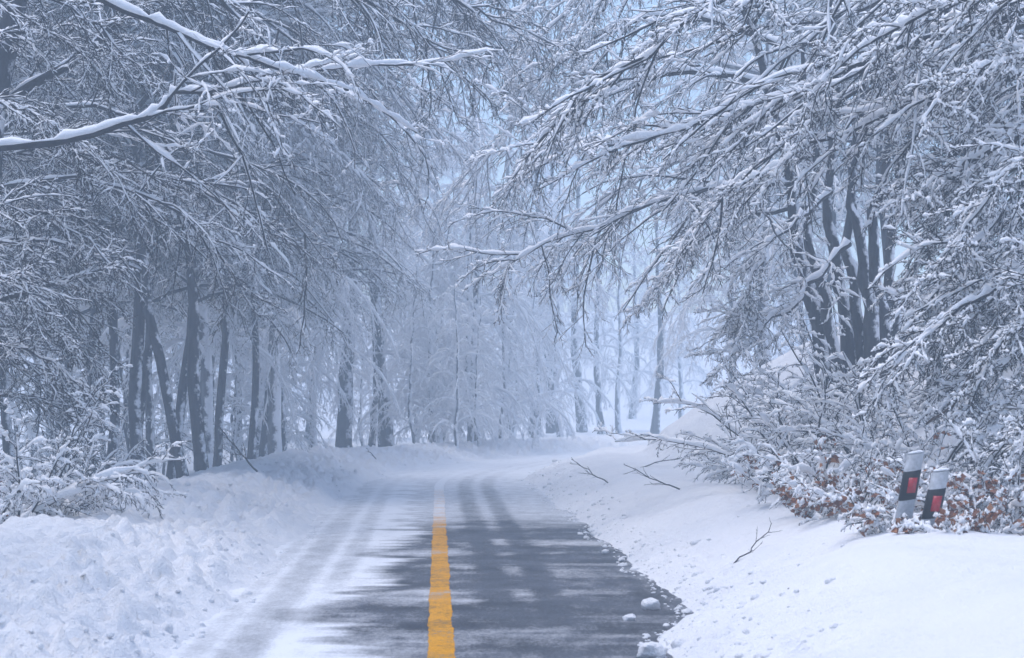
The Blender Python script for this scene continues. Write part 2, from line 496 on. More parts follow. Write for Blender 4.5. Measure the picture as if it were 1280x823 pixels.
def spray(wood, snow, P, R, rng, n1=13, n2=9, n3=6, L1=0.42, L2=0.42, L3=0.5, droop=0.7, sw=1.0, dw=1.0, main_sec=SEC6, t0=0.12, main=True, roll=0.55, keep=(0.85, 0.65, 0.45), big=False, msw=None):
    """twigs and lying snow of main branches P: three more generations of ever finer wood"""
    if main:
        tubes(wood, P, R, 6)
        kk = 46 if big else 14
        snow_on(snow, resample(P, kk), resample1(R, kk), 0.012 * sw, 0.045 * sw, rng, main_sec, 0.10, 0.42) if not msw else snow_on(snow, resample(P, kk), resample1(R, kk), 0.022 * msw, 0.045 * msw, rng, main_sec, 0.05, 0.3)
    a, la = grow(P, n1, t0, 1.0, 0.75, L1, 8, droop, 0.13, roll, rng)
    ra = taper(la, 8, 0.0085 * dw, 0.006, 0.4, 0.022)
    tubes(wood, a, ra, 4)
    kk = 16 if big else 8
    snow_on(snow, resample(a, kk), resample1(ra, kk), 0.011 * sw, 0.030 * sw, rng, SEC4, 0.22, 0.55, keep[0])
    b_, lb = grow(a, n2, 0.1, 1.0, 0.66, L2, 6, droop * 0.6, 0.16, 0.6, rng)
    rb = taper(lb, 6, 0.009, 0.0045 * dw, 0.6, 0.010)
    tubes(wood, b_, rb, 3)
    kk = 8 if big else 5
    snow_on(snow, resample(b_, kk), resample1(rb, kk), 0.009 * sw, 0.021 * sw, rng, SEC4, 0.28, 0.6, keep[1])
    if n3:
        c, lc = grow(b_, n3, 0.15, 1.0, 0.62, L3, 4, droop * 0.3, 0.2, 0.8, rng)
        rc = taper(lc, 4, 0.010, 0.0038 * dw, 0.6, 0.007)
        tubes(wood, c, rc, 3)
        snow_on(snow, c, rc, 0.008 * sw, 0.016 * sw, rng, SEC4, 0.30, 0.6, keep[2])
def spline(pts, k, rng=None, wob=0.0):
    pts = np.asarray(pts, float)
    n = len(pts)
    ext = np.vstack([2 * pts[0] - pts[1], pts, 2 * pts[-1] - pts[-2]])
    t = np.linspace(0, n - 1 - 1e-6, k); i = t.astype(int); u = (t - i)[:, None]
    p0, p1, p2, p3 = ext[i], ext[i + 1], ext[i + 2], ext[i + 3]
    o = 0.5 * (2 * p1 + (p2 - p0) * u + (2 * p0 - 5 * p1 + 4 * p2 - p3) * u ** 2 + (3 * p1 - p0 - 3 * p2 + p3) * u ** 3)
    if wob and rng is not None:
        w = rng.normal(0, wob, (k, 3)); w[0] = 0; o = o + w
    return o
def trunk_tube(mb, P, r0, r1, rng, s=12, flare=0.3):
    k = len(P)
    R = np.linspace(r0, r1, k); R = R * (1 + flare * np.exp(-np.linspace(0, 1, k) * 14)) * (1 + 0.04 * rng.normal(size=k))
    tubes(mb, P[None], R[None], s, 0.03, rng)
    return R

# ------------------------------------------------------------------ tree kinds of the wood
def make_tree(name, seed, H, r0, z0, nl, Ll, droop, sw, dens, loc, label, cat='tree', group=None, lean=(0.0, 0.0), elev=0.6, top=0.45, rz=0, s=1.0, twig=None):
    rng = np.random.default_rng(seed)
    root = thing(name, loc, label, cat, group, rz, s)
    k = 16
    zz = np.linspace(-0.5, H, k)
    P = np.stack([lean[0] * zz + 0.12 * np.cumsum(rng.normal(size=k)) * 0.5, lean[1] * zz + 0.12 * np.cumsum(rng.normal(size=k)) * 0.5, zz], -1)
    P[:, :2] -= P[0, :2] * 1.0
    tb = MB(); trunk_tube(tb, P, r0, 0.03, rng)
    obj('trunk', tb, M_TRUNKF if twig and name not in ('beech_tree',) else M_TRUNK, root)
    L = []
    for i in range(nl):
        u = (i + rng.random() * 0.7) / nl
        z = z0 + (H - 0.4 - z0) * u
        az = i * 2.399 + rng.normal(0, 0.25)
        ln = Ll * (1 + (top - 1) * u) * (1 - 0.5 * max(0, u - 0.8) / 0.2) * rng.uniform(0.75, 1.2)
        e = elev + 0.35 * u
        d = np.array([math.cos(az) * math.cos(e), math.sin(az) * math.cos(e), math.sin(e)])
        o = np.array([np.interp(z, P[:, 2], P[:, 0]), np.interp(z, P[:, 2], P[:, 1]), z])
        pts = [o]
        kk = 10
        for q in range(kk - 1):
            d = nrm(d + np.array([0, 0, -1]) * droop * 1.6 / (kk - 1) + rng.normal(0, 0.07, 3))
            pts.append(pts[-1] + d * ln / (kk - 1))
        L.append(pts)
    L = np.array(L)
    ll = np.linalg.norm(np.diff(L, axis=1), axis=-1).sum(1)
    wood, snow = MB(), MB()
    spray(wood, snow, L, taper(ll, 10, 0.011, 0.012, 0.25, 0.06), rng, *dens, droop=droop, sw=sw)
    cr = obj('crown', wood, twig or M_TWIG, root)
    obj('snow', snow, M_SNOW, cr)
    return root

def far(d):
    return d if d < 58 else 58 + (d - 58) * 1.28
def ground_at(px, d, up=0.0):
    d = far(d)
    x = (px - 640) / F * d
    return (x, d, tz(x, d) + up)

# slim tall trees of the left wood (label, base px, depth, turn, size, lean)
slim = make_tree('beech_tree', 11, 13.5, 0.09, 4.2, 44, 3.3, 0.85, 0.6, (14, 9, 5), ground_at(132, 37), 'slim dark beech, leftmost of the row of trunks behind the left snow bank', lean=(0.01, 0.0), top=1.25)  # upper crowns of both slim kinds thickened out of view, to shade the mist
slim2 = make_tree('beech_tree', 12, 12.5, 0.10, 3.6, 44, 3.6, 0.9, 0.6, (14, 9, 5), ground_at(160, 39), 'slim beech, second trunk from the left in the row behind the left bank', lean=(0.045, 0.01), top=1.25)
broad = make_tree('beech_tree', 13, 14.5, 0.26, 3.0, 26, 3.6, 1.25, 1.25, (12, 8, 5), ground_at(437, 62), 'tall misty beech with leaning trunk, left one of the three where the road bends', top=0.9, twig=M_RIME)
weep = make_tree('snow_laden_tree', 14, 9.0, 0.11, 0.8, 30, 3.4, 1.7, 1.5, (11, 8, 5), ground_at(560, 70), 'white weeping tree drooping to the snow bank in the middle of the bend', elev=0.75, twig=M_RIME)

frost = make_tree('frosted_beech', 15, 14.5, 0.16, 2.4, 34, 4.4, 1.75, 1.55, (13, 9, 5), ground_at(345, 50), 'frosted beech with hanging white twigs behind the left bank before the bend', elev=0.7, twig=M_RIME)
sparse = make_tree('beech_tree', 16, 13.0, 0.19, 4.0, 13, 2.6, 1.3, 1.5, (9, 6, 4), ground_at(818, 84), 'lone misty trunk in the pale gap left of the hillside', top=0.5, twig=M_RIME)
young = make_tree('young_beech', 17, 6.0, 0.05, 0.5, 22, 2.0, 0.9, 0.75, (10, 7, 4), ground_at(75, 46), 'dark young beech between the trunks deep in the left wood, nearest of its kind')
WOOD = 'beeches of the left wood behind the bank'
for (src, px, d, rz, s, lean, lab) in (
    (slim, 108, 41, 1.1, 0.95, (0, 0.0), 'thin beech standing left of the dark trunk row, half hidden by snowy boughs'),
    (slim2, 212, 38, 0.9, 0.95, (0, 0.10), 'beech leaning right near the middle of the trunk row on the left'),
    (slim, 190, 43, 2.0, 1.05, (0, 0.05), 'pale misty beech seen through the gap in the left trunk row'),
    (slim2, 233, 36, 3.3, 1.0, (0, 0.09), 'leaning dark beech just left of the thickest trunk in the left row'),
    (slim, 256, 37.5, 4.1, 1.25, (0, 0.04), 'thickest dark beech of the trunk row behind the left bank'),
    (slim2, 268, 41, 5.0, 0.9, (0, 0.06), 'beech close behind the right side of the thickest trunk in the left row'),
    (slim, 312, 45, 5.6, 0.95, (0, 0.02), 'beech at the right end of the left trunk row, apart from the others'),
    (slim2, 60, 44, 0.4, 1.1, (0, 0.03), 'beech far left, behind the low snowy sapling'),
    (slim, 20, 36, 2.6, 1.1, (0, 0.04), 'dark beech at the left edge of the picture above the sapling'),
):
    dup(src, ground_at(px, d), rz, s, lab, WOOD, lean)
DEEP = 'misty trees deep in the left wood'
rng = np.random.default_rng(77)
for (px, d) in ((-60, 50), (40, 55), (90, 50), (130, 60), (170, 53), (215, 64), (250, 56), (300, 60), (345, 72), (150, 75), (60, 70), (-20, 64), (330, 54), (380, 80), (230, 82), (20, 86)):
    dup(slim if rng.random() < 0.5 else slim2, ground_at(px, d), rng.uniform(0, 6.28), rng.uniform(0.9, 1.2), 'pale trunk and white crown deep in the misty left wood', DEEP, (rng.normal(0, 0.03), rng.normal(0.03, 0.03)))

dup(sparse, ground_at(463, 64), 1.0, 0.62, 'thin straight misty beech, middle of the three where the road bends', None)
dup(sparse, ground_at(484, 62), 2.5, 1.2, 'misty beech leaning right, right one of the three where the road bends', None, (0, 0.06))
dup(slim2, ground_at(360, 56), 2.2, 1.05, 'pale slim beech behind the left bank, left of the three at the bend', None)
dup(weep, ground_at(590, 64), 1.0, 1.0, 'white drooping tree hanging over the snow bank at the middle of the bend', None)
dup(weep, ground_at(700, 84), 5.0, 1.2, 'white drooping tree in front of the paired misty trunks', None)
dup(weep, ground_at(640, 78), 2.0, 1.05, 'white drooping tree just right of the middle, beyond the bend', None)
dup(weep, ground_at(520, 82), 4.0, 1.2, 'white drooping tree behind the three misty beeches at the bend', None)
for (src, px, d, rz, s, lab) in (
    (sparse, 630, 88, 0.6, 1.15, 'misty trunk just left of the paired trunks beyond the bend'),
    (sparse, 668, 86, 1.6, 1.25, 'misty left trunk of the pair beyond the bend'),
    (sparse, 690, 90, 2.6, 1.2, 'misty right trunk of the pair beyond the bend'),
    (sparse, 728, 94, 3.6, 1.2, 'faint broad trunk right of the paired trunks beyond the bend'),
    (sparse, 752, 90, 4.1, 0.85, 'faint slim trunk left of the gap in the mist'),
    (sparse, 790, 108, 0.2, 0.9, 'very faint trunk behind the lone misty trunk in the gap'),
):
    dup(src, ground_at(px, d), rz, s, lab, 'misty trees beyond the bend')
for (px, d, s) in ((1010, 108, 1.0), (330, 116, 1.0), (240, 104, 1.1), (120, 106, 1.1), (540, 134, 1.0), (680, 134, 1.0), (940, 130, 1.0)):
    dup(frost, ground_at(px, d), rng.uniform(0, 6.28), s, 'tree almost lost in the mist at the back of the wood', 'trees lost in the mist at the back')

for i, (x, y, lab) in enumerate(((-8.6, 17.5, 'unseen beech added for shade beside the left bank, nearest of all on that side'), (-10.5, 22, 'unseen beech added for shade left of the frame behind the sapling'), (-9.2, 30.5, 'dark beech added for shade at the left edge behind the near boughs'), (-12, 28, 'beech added for shade in the dark wood at far left'), (-13, 35, 'beech added for shade deep left'), (-10.5, 33.5, 'beech added for shade between the near left boughs and the dark trunk row'))):  # mostly unseen trees on the left, added to shade the mist there
    dup(broad if i % 2 else slim2, (x, y, tz(x, y)), i * 1.3, 0.85, lab, WOOD)
for (px, d, rz, s, lab) in (
    (395, 66, 1.0, 0.8, 'frosted beech whose curtain hangs behind the leaning misty trunk at the bend'),
    (250, 46, 4.4, 1.0, 'frosted beech among the dark trunk row on the left'),
    (915, 58, 2.9, 0.75, 'frosted beech on the inside of the bend above the pale gap'),
    (960, 48, 0.9, 0.85, 'frosted beech on the hillside left of the coppiced stems')):
    dup(frost, ground_at(px, d), rz, s, lab, 'frosted beeches with hanging twigs')
# the wood continued unseen beside the photographer, added to shade the near mist
SIDE = 'unseen beeches added for shade beside the near road'
for i, (x, y) in enumerate(((-7.5, 14), (-8, 8.5), (-7, 2.5), (-7.6, -3.5), (-11.5, 11), (-11.5, 4), (-12, 17), (8.0, 15), (8.2, 8.5), (7.2, 2.0), (7.6, -4), (11.5, 12), (11.8, 4.5), (12, 18))):
    dup(frost if i % 3 == 0 else broad, (x, y, tz(x, y)), i * 1.7, 0.85, 'unseen beech added for shade beside the near road', SIDE)
for (px, d) in ((-30, 47), (30, 50), (120, 52), (165, 48), (205, 56), (245, 52), (290, 60), (330, 66), (150, 68), (60, 64), (360, 76)):
    dup(young, ground_at(px, d), rng.uniform(0, 6.28), rng.uniform(0.8, 1.2), 'bushy young tree between the trunks deep in the left wood', 'young trees of the left wood')
for (px, d, rz, s, lab) in ((545, 63, 0.7, 0.9, 'white drooping tree in front of the far bend, nearest of its kind'), (625, 67, 3.9, 0.85, 'white drooping tree right of the nearest drooping tree at the bend'), (665, 74, 2.9, 0.8, 'low white drooping tree at the left foot of the paired misty trunks')):
    dup(weep, ground_at(px, d), rz, s, lab)
for (px, d, sc_) in ((300, 57, 0.5), (345, 60, 0.6), (535, 63, 0.5), (455, 70, 0.6), (570, 60, 0.55), (600, 62, 0.5), (520, 61, 0.6), (640, 72, 0.5)):
    dup(weep, ground_at(px, d), rng.uniform(0, 6.28), sc_, 'small white drooping tree filling the gaps between the misty trunks at the bend', 'small white trees at the bend')
dup(frost, ground_at(596, 65), 1.7, 1.15, 'tallest frosted beech, its white top closing the view over the middle of the road', 'frosted beeches with hanging twigs')
for (px, d, rz, s, lab) in ((330, 60, 1.0, 0.9, 'frosted beech in the pale opening between trunk row and bend'), (570, 84, 4.0, 0.9, 'frosted beech high in the middle of the view beyond the bend'), (548, 73, 2.3, 0.95, 'frosted beech between the three misty trunks and the tallest frosted tree'), (775, 92, 1.2, 0.8, 'pale frosted beech in the gap left of the lone misty trunk'), (850, 100, 3.2, 0.8, 'pale frosted beech in the gap right of the lone misty trunk')):
    dup(frost, ground_at(px, d), rz, s, lab, 'frosted beeches with hanging twigs')
# right hillside trees
HILL = 'beeches on the right hillside'
for (src, px, d, rz, s, lab) in (
    (slim2, 1030, 50, 0.3, 0.85, 'hillside beech behind the coppiced stems, crown hanging over the road'),
    (slim2, 1120, 38, 1.9, 0.9, 'hillside beech just right of the coppiced stems'),
    (slim2, 1010, 58, 3.0, 0.95, 'misty hillside beech far behind the coppiced stems'),
    (slim2, 1230, 36, 4.4, 1.1, 'hillside beech near the right edge behind the heavy boughs'),
    (slim2, 1200, 52, 5.3, 1.0, 'misty beech high on the hillside at the right'),
    (slim, 1090, 66, 2.2, 1.2, 'slim beech on the crest of the hillside lost in mist'),
    (slim2, 1330, 46, 1.0, 1.0, 'beech at the right edge high on the hillside'),
):
    dup(src, ground_at(px, d), rz, s, lab, HILL)

# ------------------------------------------------------------------ the near overhanging trees
def limb_part(root, pts, r0, r1, rng, dens, droop, sw, k=14, wob=0.03, twig=None, **kw):
    """one big bough given by points in the place, a part of its tree, with its twigs and its snow"""
    P = spline(pts, k, rng, wob)
    Rr = np.linspace(r0, r1, k)
    wood, snow = MB(), MB()
    spray(wood, snow, P[None], Rr[None], rng, *dens, droop=droop, sw=sw, big=True, **kw)
    o0 = np.array(root.location)
    for mb in (wood, snow): mb.v = [v - o0 for v in mb.v]
    lb = obj('limb', wood, twig or M_TWIG, root)
    obj('snow', snow, M_SNOW, lb)
    return lb
def custom_tree(name, base, trunk_pts, r0, label, rng, cat='tree', group=None, r1=0.06):
    root = thing(name, base, label, cat, group)
    tb = MB(); P = spline(trunk_pts, 14, rng, 0.03)
    trunk_tube(tb, P, r0, r1, rng)
    tb.v = [v - np.array(base) for v in tb.v]
    obj('trunk', tb, M_TRUNK, root)
    return root

rng = np.random.default_rng(21)
# left: trunk just outside the frame, its boughs reach over the road
bx, by = -7.2, 27.0
base = (bx, by, tz(bx, by))
lt = custom_tree('overhanging_beech', base, [(bx, by, base[2] - 0.4), (bx + .1, by, 3.0), (bx + .5, by - .2, 6.0), (bx + 1.4, by - .3, 9.5), (bx + 2.4, by, 12.5)], 0.26,
    'near beech left of the frame whose snow topped boughs reach over the road', rng)
D1 = (24, 12, 6)
left_limbs = [
    ([at(-80, 445, 24), at(0, 430, 24), at(60, 450, 24), at(120, 500, 24)], 0.022, 0.007, 1.0, 0.9),
    ([at(-80, 370, 23.5), at(0, 345, 23.5), at(50, 375, 23.5), at(85, 440, 23.5)], 0.022, 0.007, 1.0, 0.9),
    ([at(-80, 280, 25), at(0, 260, 25), at(70, 275, 25), at(140, 330, 25)], 0.022, 0.007, 1.0, 0.9),
    ([at(-80, 10, 25), at(30, -10, 25), at(120, 30, 25), at(190, 100, 25)], 0.025, 0.007, 1.0, 1.0),
    ([at(-80, 230, 29), at(80, 130, 29), at(230, 180, 30), at(330, 230, 31), at(400, 320, 32)], 0.035, 0.007, 1.3, 1.0),
    ([at(60, -60, 28), at(200, -30, 29), at(340, 30, 30), at(430, 110, 31)], 0.035, 0.007, 1.3, 1.1),
    ([at(330, -90, 33), at(480, -60, 34), at(580, 10, 36), at(640, 120, 38)], 0.035, 0.007, 1.5, 1.3),
    ([at(300, -110, 38), at(500, -110, 40), at(600, -60, 42), at(680, 20, 44)], 0.04, 0.008, 1.5, 1.4),
    ([at(-60, 190, 27), at(40, 105, 27), at(110, 62, 27), at(160, 10, 27), at(220, -60, 27)], 0.075, 0.04, 1.0, 0.9),
    ([at(200, -60, 27), at(290, 10, 27), at(330, 65, 27), at(390, 130, 28)], 0.035, 0.01, 1.2, 1.1),
    ([at(-80, 170, 28), at(90, 190, 28), at(170, 215, 28), at(260, 240, 28.5), at(340, 290, 29)], 0.035, 0.008, 1.2, 1.2),
    ([at(-60, 250, 27), at(60, 225, 27), at(180, 245, 27), at(260, 300, 27.5), at(300, 360, 28)], 0.03, 0.008, 1.3, 1.1),
    ([at(-80, 330, 25), at(20, 300, 25), at(90, 310, 25), at(150, 345, 25.5)], 0.025, 0.007, 1.1, 1.0),
    ([at(-80, 60, 26), at(20, 40, 26), at(90, 60, 26), at(150, 110, 26)], 0.03, 0.008, 1.1, 1.0),
    ([at(-60, 120, 24), at(10, 130, 24), at(70, 160, 24), at(110, 215, 24)], 0.025, 0.007, 1.1, 1.0),
    ([at(-40, 400, 25), at(30, 365, 25), at(90, 350, 25), at(140, 330, 25)], 0.04, 0.01, 0.9, 1.0),
    ([at(300, -70, 29), at(420, -20, 29), at(520, 40, 30), at(600, 120, 31)], 0.035, 0.008, 1.3, 1.2),
    ([at(420, -80, 31), at(520, -30, 31), at(610, 20, 32), at(690, 60, 33)], 0.03, 0.008, 1.2, 1.2),
]
for i, (pts, r0, r1, dr, sw) in enumerate(left_limbs):
    limb_part(lt, pts, r0, r1, rng, D1, dr * 0.62, sw * 0.52, dw=1.3)
for pts, r0, r1 in (
    ([at(-140, 200, 23), at(35, 180, 23), at(130, 166, 23), at(180, 150, 23), at(212, 126, 23), at(260, 112, 23), at(330, 95, 23.5), at(420, 82, 24), at(520, 78, 25)], 0.048, 0.009),
    ([at(10, -70, 23), at(130, 5, 23), at(200, 32, 23), at(280, 65, 23), at(330, 77, 23), at(430, 110, 24), at(520, 165, 25)], 0.042, 0.009)):
    limb_part(lt, pts, r0, r1, rng, (13, 8, 5), 0.6, 1.2, msw=1.35, t0=0.3)

for i in range(9):          # a thicket of darker, barer boughs behind
    y0 = 150 + 46 * i
    limb_part(lt, [at(-100, y0, 28), at(0, y0 - 18 + rng.normal(0, 8), 28), at(75, y0 + rng.normal(0, 10), 28), at(150 - 4 * i, y0 + 55 + rng.normal(0, 10), 28.5)], 0.026, 0.007, rng, (22, 12, 5), 0.6, 0.35, dw=1.5)

# a second left tree, a little farther, its curtain of twigs hanging beside the road
bx, by = -6.6, 36.0
base = (bx, by, tz(bx, by))
lt2 = custom_tree('overhanging_beech', base, [(bx, by, base[2] - 0.4), (bx, by, 3.0), (bx + .4, by, 6.5), (bx + 1.3, by, 10), (bx + 2.0, by, 13)], 0.12,
    'beech behind the left bank with a long curtain of white twigs over the road', rng)
for pts, r0, r1, dr, sw in [
    ([at(150, 140, 36), at(280, 120, 36), at(400, 170, 36), at(490, 260, 37)], 0.05, 0.01, 1.7, 1.4),
    ([at(170, 60, 36), at(330, 20, 37), at(470, 90, 38), at(560, 190, 39)], 0.05, 0.01, 1.7, 1.4),
    ([at(160, 220, 37), at(270, 190, 37), at(360, 240, 38), at(420, 330, 38)], 0.04, 0.01, 1.6, 1.4),
    ([at(200, 0, 38), at(380, -60, 39), at(540, 0, 40), at(640, 100, 41)], 0.05, 0.01, 1.6, 1.4),
    ([at(180, 250, 34), at(230, 260, 34), at(290, 300, 34), at(340, 370, 34)], 0.03, 0.01, 1.5, 1.3),
    ([at(150, 300, 38), at(80, 290, 38), at(20, 310, 37), at(-40, 360, 37)], 0.03, 0.01, 1.4, 1.2),
    ([at(210, 90, 39), at(340, 90, 41), at(450, 150, 43), at(530, 260, 45)], 0.04, 0.01, 1.8, 1.5),
]:
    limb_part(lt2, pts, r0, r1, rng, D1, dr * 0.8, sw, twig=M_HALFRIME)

# right: the coppiced stems on the hillside
rng = np.random.default_rng(31)
b0 = at(1060, 452, 30)
base = (float(b0[0]), 30.0, tz(float(b0[0]), 30.0))
zb = base[2] - 0.4
cop = thing('coppiced_beech', base, 'coppiced beech with a fan of dark stems standing on the right hillside', 'tree')
stems = [
    [at(1040, 455, 30), at(1015, 370, 30), at(995, 290, 30), at(985, 200, 30), at(940, 40, 29.5), at(900, -80, 29)],
    [at(1050, 452, 29.6), at(1030, 380, 29.6), at(1008, 300, 29.5), at(1020, 200, 29.5), at(1000, 60, 29)],
    [at(1062, 445, 30.3), at(1050, 360, 30.3), at(1035, 260, 30.3), at(1045, 130, 30.3), at(1040, -60, 30)],
    [at(1078, 440, 30.5), at(1068, 360, 30.5), at(1060, 280, 30.6), at(1080, 150, 30.8), at(1100, -60, 31)],
    [at(1085, 452, 29.8), at(1088, 390, 29.8), at(1075, 320, 29.8), at(1065, 220, 29.8), at(1090, 60, 29.8)],
    [at(1100, 446, 30.2), at(1100, 380, 30.2), at(1090, 310, 30.2), at(1110, 180, 30.2), at(1150, 0, 30.2)],
    [at(1125, 440, 31), at(1118, 380, 31), at(1110, 300, 31), at(1140, 160, 31), at(1190, -20, 31)],
]
for sp, r in zip(stems, (0.135, 0.09, 0.11, 0.10, 0.125, 0.13, 0.105)):
    sp[0][2] -= 0.5
    tb = MB(); P = spline(sp, 16, rng, 0.03); trunk_tube(tb, P, r, 0.035, rng, flare=0.2)
    tb.v = [v - np.array(base) for v in tb.v]
    obj('trunk', tb, M_TRUNK, cop)
for pts, r0, r1, dr, sw in [
    ([at(1062, 305, 29.6), at(1020, 350, 29), at(985, 385, 28.5), at(945, 415, 28), at(905, 452, 27.6)], 0.045, 0.010, 0.5, 1.3),
    ([at(990, 230, 30), at(900, 235, 29), at(800, 262, 28), at(690, 305, 27.5), at(610, 345, 27)], 0.038, 0.006, 1.3, 1.1),
    ([at(1000, 160, 30), at(920, 150, 29), at(820, 170, 28), at(740, 185, 27.5), at(660, 180, 27)], 0.05, 0.008, 1.35, 1.3),
    ([at(985, 120, 30), at(880, 90, 30), at(780, 110, 30), at(690, 170, 30), at(630, 250, 30)], 0.05, 0.008, 1.5, 1.3),
    ([at(1010, 260, 31), at(920, 280, 31), at(850, 320, 31), at(800, 380, 31)], 0.04, 0.008, 1.6, 1.35),
    ([at(980, 60, 31), at(860, 20, 32), at(740, 50, 33), at(650, 120, 34)], 0.05, 0.008, 1.5, 1.35),
    ([at(960, 200, 33), at(860, 200, 34), at(760, 250, 35), at(690, 330, 36)], 0.04, 0.008, 1.8, 1.5),
    ([at(1040, 240, 29), at(980, 290, 28.5), at(940, 350, 28), at(925, 400, 28)], 0.03, 0.007, 1.2, 1.2),
    ([at(1110, 260, 30), at(1160, 240, 29), at(1220, 260, 28), at(1270, 320, 27)], 0.04, 0.01, 1.2, 1.3),
    ([at(960, -60, 38), at(800, -110, 40), at(680, -80, 42), at(580, 10, 44)], 0.05, 0.008, 1.5, 1.4),
    ([at(990, -20, 33), at(880, -60, 33), at(770, -35, 33), at(690, 30, 34), at(640, 100, 34)], 0.04, 0.008, 1.4, 1.4),
    ([at(960, -110, 30), at(850, -90, 30), at(770, -20, 30), at(715, 70, 30)], 0.04, 0.008, 1.4, 1.3),
    ([at(980, 100, 40), at(840, 70, 42), at(720, 100, 44), at(620, 180, 46), at(575, 260, 47)], 0.05, 0.008, 1.7, 1.5),
    ([at(1000, 40, 34), at(880, -40, 35), at(740, -40, 36), at(620, 30, 37)], 0.05, 0.008, 1.5, 1.4),
]:
    limb_part(cop, pts, r0, r1, rng, D1, dr * 0.7, sw * 0.95, twig=M_HALFRIME if pts[0][1] > 32.5 else None)

# near right tree: trunk outside the frame on the slope
bx, by = 6.9, 23.0
base = (bx, by, tz(bx, by))
rt = custom_tree('overhanging_beech', base, [(bx, by, base[2] - 0.4), (bx, by, 4.0), (bx - .3, by, 6.5), (bx - .8, by + .3, 9.5), (bx - 1.2, by, 12)], 0.24,
    'near beech right of the frame with heavy snow boughs sweeping down to the left', rng)
for pts, r0, r1, dr, sw in [
    ([at(1400, -160, 23), at(1200, -90, 23), at(1000, -40, 23), at(900, 10, 23), at(800, 82, 23), at(740, 130, 23)], 0.05, 0.008, 1.0, 1.4),
    ([at(1420, -60, 22), at(1250, 20, 22), at(1120, 60, 22), at(1000, 115, 22.5), at(880, 150, 23), at(770, 180, 23)], 0.05, 0.008, 1.1, 1.4),
    ([at(1420, 20, 22), at(1280, 100, 22), at(1200, 115, 22), at(1100, 150, 22), at(1000, 190, 22), at(920, 240, 22.5)], 0.045, 0.008, 1.0, 1.35),
    ([at(1420, 120, 21), at(1290, 170, 21), at(1220, 200, 21), at(1160, 235, 21), at(1130, 250, 21)], 0.045, 0.01, 1.0, 1.4),
    ([at(1420, 0, 24), at(1230, 40, 24), at(1080, 110, 24.5), at(960, 200, 25), at(860, 290, 25)], 0.04, 0.008, 1.3, 1.3),
    ([at(1420, 200, 21), at(1300, 240, 21), at(1230, 290, 20.5), at(1190, 340, 20), at(1160, 390, 20)], 0.035, 0.008, 0.9, 1.25),
    ([at(1420, 330, 20), at(1320, 330, 20), at(1230, 370, 19.5), at(1160, 420, 19.5), at(1110, 480, 19.5)], 0.035, 0.008, 0.9, 1.25),
    ([at(1400, -120, 25), at(1250, -60, 25), at(1100, 0, 26), at(980, 70, 27), at(900, 160, 27)], 0.04, 0.008, 1.3, 1.3),
    ([at(1400, 60, 20), at(1300, 60, 20), at(1220, 90, 20), at(1150, 150, 20)], 0.03, 0.008, 0.9, 1.25),
    ([at(1380, 430, 20), at(1300, 430, 20), at(1240, 460, 19.8), at(1180, 510, 19.6)], 0.03, 0.008, 0.8, 1.2),
    ([at(1400, -40, 20), at(1280, -20, 20), at(1180, 10, 20.5), at(1080, 60, 21), at(1010, 130, 21)], 0.035, 0.008, 1.1, 1.3),
    ([at(1380, 470, 19), at(1320, 490, 19), at(1260, 520, 19), at(1210, 570, 19)], 0.025, 0.007, 0.8, 1.1),
    ([at(1400, 180, 19.5), at(1310, 190, 19.5), at(1240, 240, 19.5), at(1190, 320, 19.5)], 0.03, 0.008, 0.9, 1.0),
    ([at(1400, 380, 19), at(1310, 385, 19), at(1250, 430, 19), at(1215, 500, 19)], 0.028, 0.008, 0.9, 1.0),
    ([at(1400, 540, 18.6), at(1320, 540, 18.6), at(1260, 560, 18.6), at(1215, 600, 18.6)], 0.022, 0.007, 0.8, 1.0),
    ([at(1420, 60, 26), at(1280, 150, 26), at(1180, 250, 26), at(1130, 360, 26)], 0.035, 0.008, 1.1, 1.0),
    ([at(1420, 230, 25), at(1300, 300, 25), at(1220, 390, 25), at(1170, 470, 25)], 0.035, 0.008, 1.0, 1.0),
    ([at(1420, -100, 21), at(1330, -60, 21), at(1240, 20, 21), at(1190, 110, 21)], 0.03, 0.008, 1.0, 1.1),
    ([at(1400, 260, 23), at(1290, 300, 23), at(1200, 350, 23), at(1140, 430, 23)], 0.03, 0.007, 1.0, 1.2),
]:
    limb_part(rt, pts, r0, r1, rng, D1, dr * 0.6, sw * 0.85, dw=1.25)
for i in range(10):
    y0 = 60 + 44 * i
    limb_part(rt, [at(1420, y0 - 20, 24.5), at(1300, y0 - 10 + rng.normal(0, 8), 24.5), at(1210, y0 + 25 + rng.normal(0, 10), 24.5), at(1130 + 5 * i, y0 + 85 + rng.normal(0, 10), 24.8)], 0.028, 0.007, rng, (22, 12, 5), 0.6, 0.45, dw=1.5)
# bare brown bough on the slope
P = spline([at(1300, 415, 19.5), at(1262, 428, 19.5), at(1215, 468, 19.5), at(1190, 505, 19.5), at(1158, 534, 19.5)], 14, rng, 0.015)
mb = MB(); tubes(mb, P[None], np.linspace(0.035, 0.012, 14)[None], 7)
mb.v = [v - np.array(rt.location) for v in mb.v]
bl = obj('limb', mb, M_BROWNWOOD, rt); bl['label'] = 'bare brown bough without snow'

